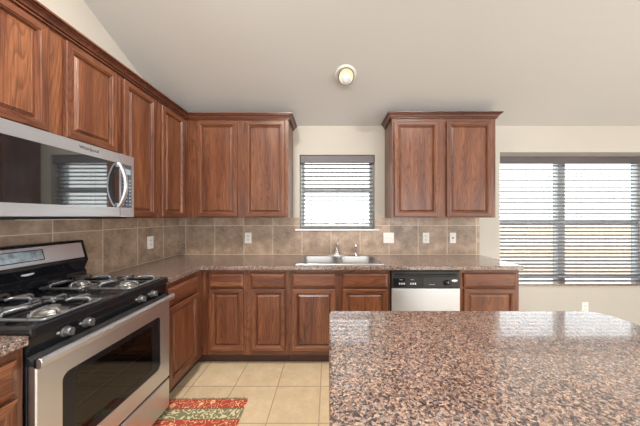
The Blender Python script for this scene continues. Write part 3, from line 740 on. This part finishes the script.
# ------------------------------------------------------------------ outlets and switches
def plate(t, w): MB().box(-w / 2, w / 2, -0.006, 0, -0.06, 0.06, PLATE).build('cover_plate', t, bevel=0.003)
def outlet(label, loc, rz=0.0):
    t = thing('wall_outlet', label, 'outlet', loc, rz, None); plate(t, 0.076)
    for z in (-0.02, 0.02):
        s = MB().rings([toY(rrect(-0.017, 0.017, z - 0.014, z + 0.014, 0.010), -0.0055), toY(rrect(-0.017, 0.017, z - 0.014, z + 0.014, 0.010), -0.008)], PLATE_D, True, True).build('socket', t)
        MB().box(-0.008, -0.006, -0.0085, -0.0075, z - 0.005, z + 0.005, DARK).box(0.006, 0.008, -0.0085, -0.0075, z - 0.005, z + 0.005, DARK).build('slots', s)
    return t
yo = YB - 0.0085
outlet('white outlet on the tiles below the wall cabinet left of the window', (-0.925, yo, 1.105))
outlet('white outlet on the tiles left of the telephone jack plate', (1.110, yo, 1.105))
outlet('white outlet on the tiles of the left wall beside the range', (XL + 0.0085, 2.31, 1.10), R(90))
outlet('white outlet low on the painted wall under the window ledge', (2.94, YB - 0.0005, 0.305))
t = thing('light_switch', 'white double switch plate on the tiles right of the sink', 'switch', (0.683, yo, 1.105)); plate(t, 0.122)
for x in (-0.023, 0.023):
    MB().box(x - 0.006, x + 0.006, -0.0075, -0.005, -0.013, 0.013, PLATE_D).poly_prism([(-0.006, -0.004), (-0.018, 0.004), (-0.018, 0.010), (-0.006, 0.006)], 0, x - 0.004, x + 0.004, PLATE).build('toggle', t)
t = thing('wall_jack', 'white single jack plate on the tiles at the far right', 'jack', (1.419, yo, 1.105)); plate(t, 0.072)
MB().box(-0.008, 0.008, -0.0075, -0.005, -0.008, 0.008, DARK).build('socket', t)

# ------------------------------------------------------------------ recessed eyeball light on the sloping ceiling
dy_ = (YB * SL + ZB - 1.35) / (141.5 / F_PX + SL)
lx, lyy = 16.5 / F_PX * dy_, dy_
rl = thing('recessed_light', 'round white eyeball ceiling light on the sloping ceiling', 'ceiling light', (lx, lyy, ceil_z(lyy)))
rl.rotation_euler = (-math.atan(SL), 0, 0)
MB().lathe([(0.075, -0.001), (0.098, -0.001), (0.096, -0.006), (0.080, -0.012), (0.074, -0.010)], TRIMW, n=32).build('trim_ring', rl)
tilt = Matrix.Rotation(R(-26), 3, 'X')
drop = Vector((0.004, -0.014, -0.040))
MB().lathe([(0.066, 0.006), (0.072, 0.0), (0.073, -0.004), (0.069, -0.008), (0.066, -0.006), (0.064, 0.0)], RINGD, n=32, mat=tilt, origin=tuple(drop)).build('eyeball_ring', rl)
MB().lathe([(0.040, 0.022), (0.060, 0.012), (0.067, 0.004), (0.0665, -0.004), (0.060, -0.003), (0.040, -0.001), (0.015, 0.0)], CREAM, n=32, mat=tilt, origin=tuple(drop)).build('reflector', rl)
MB().lathe([(0.034, 0.010), (0.045, 0.002), (0.042, -0.004), (0.016, -0.006)], LENS, n=24, mat=tilt, origin=tuple(drop + tilt @ Vector((0.0, 0.021, 0.0)))).build('bulb', rl)

# ------------------------------------------------------------------ rug
rg_ = thing('floor_rug', 'red floral woven rug with an olive stripe on the floor by the range', 'rug', (-0.888, 1.322, 0.0005), R(1.0))
MB().box(-0.30, 0.30, -0.44, 0.44, 0, 0.007, RUG).build('woven_field', rg_, bevel=0.002)
mb = MB(); random.seed(3)
for sgn in (-1, 1):
    for i in range(95):
        x = -0.296 + 0.592 * i / 94; dx = random.uniform(-0.005, 0.005); l = random.uniform(0.012, 0.026)
        mb.tube([(x, sgn * 0.438, 0.004), (x + dx, sgn * (0.44 + l * 0.6), 0.003), (x + dx * 2, sgn * (0.44 + l), 0.0015)], 0.0014, FRINGE, 5)
fo = mb.build('fringe', rg_); fo['kind'] = 'stuff'

# ------------------------------------------------------------------ outside the windows
struct(MB().box(-14, 18, YB + 0.5, 30, -0.4, -0.25, LAWN).build('ground'))
fn = thing('garden_fence', 'pale tan board fence outside behind the wide window', 'fence', (0, 6.0, -0.25))
mb = MB()
for i in range(120):
    x = -6 + i * 0.15; mb.box(x, x + 0.142, -0.01, 0.01, 0.05, 1.45 + 0.012 * ((i * 7) % 5 - 2), FENCE)
mb.build('boards', fn)
for i in range(8): MB().box(-5.9 + i * 2.4, -5.8 + i * 2.4, 0.05, 0.15, 0, 1.48, FENCE).build('post', fn)
MB().box(-6, 12, 0.01, 0.05, 0.35, 0.44, FENCE).build('rail', fn); MB().box(-6, 12, 0.01, 0.05, 1.2, 1.29, FENCE).build('rail', fn)
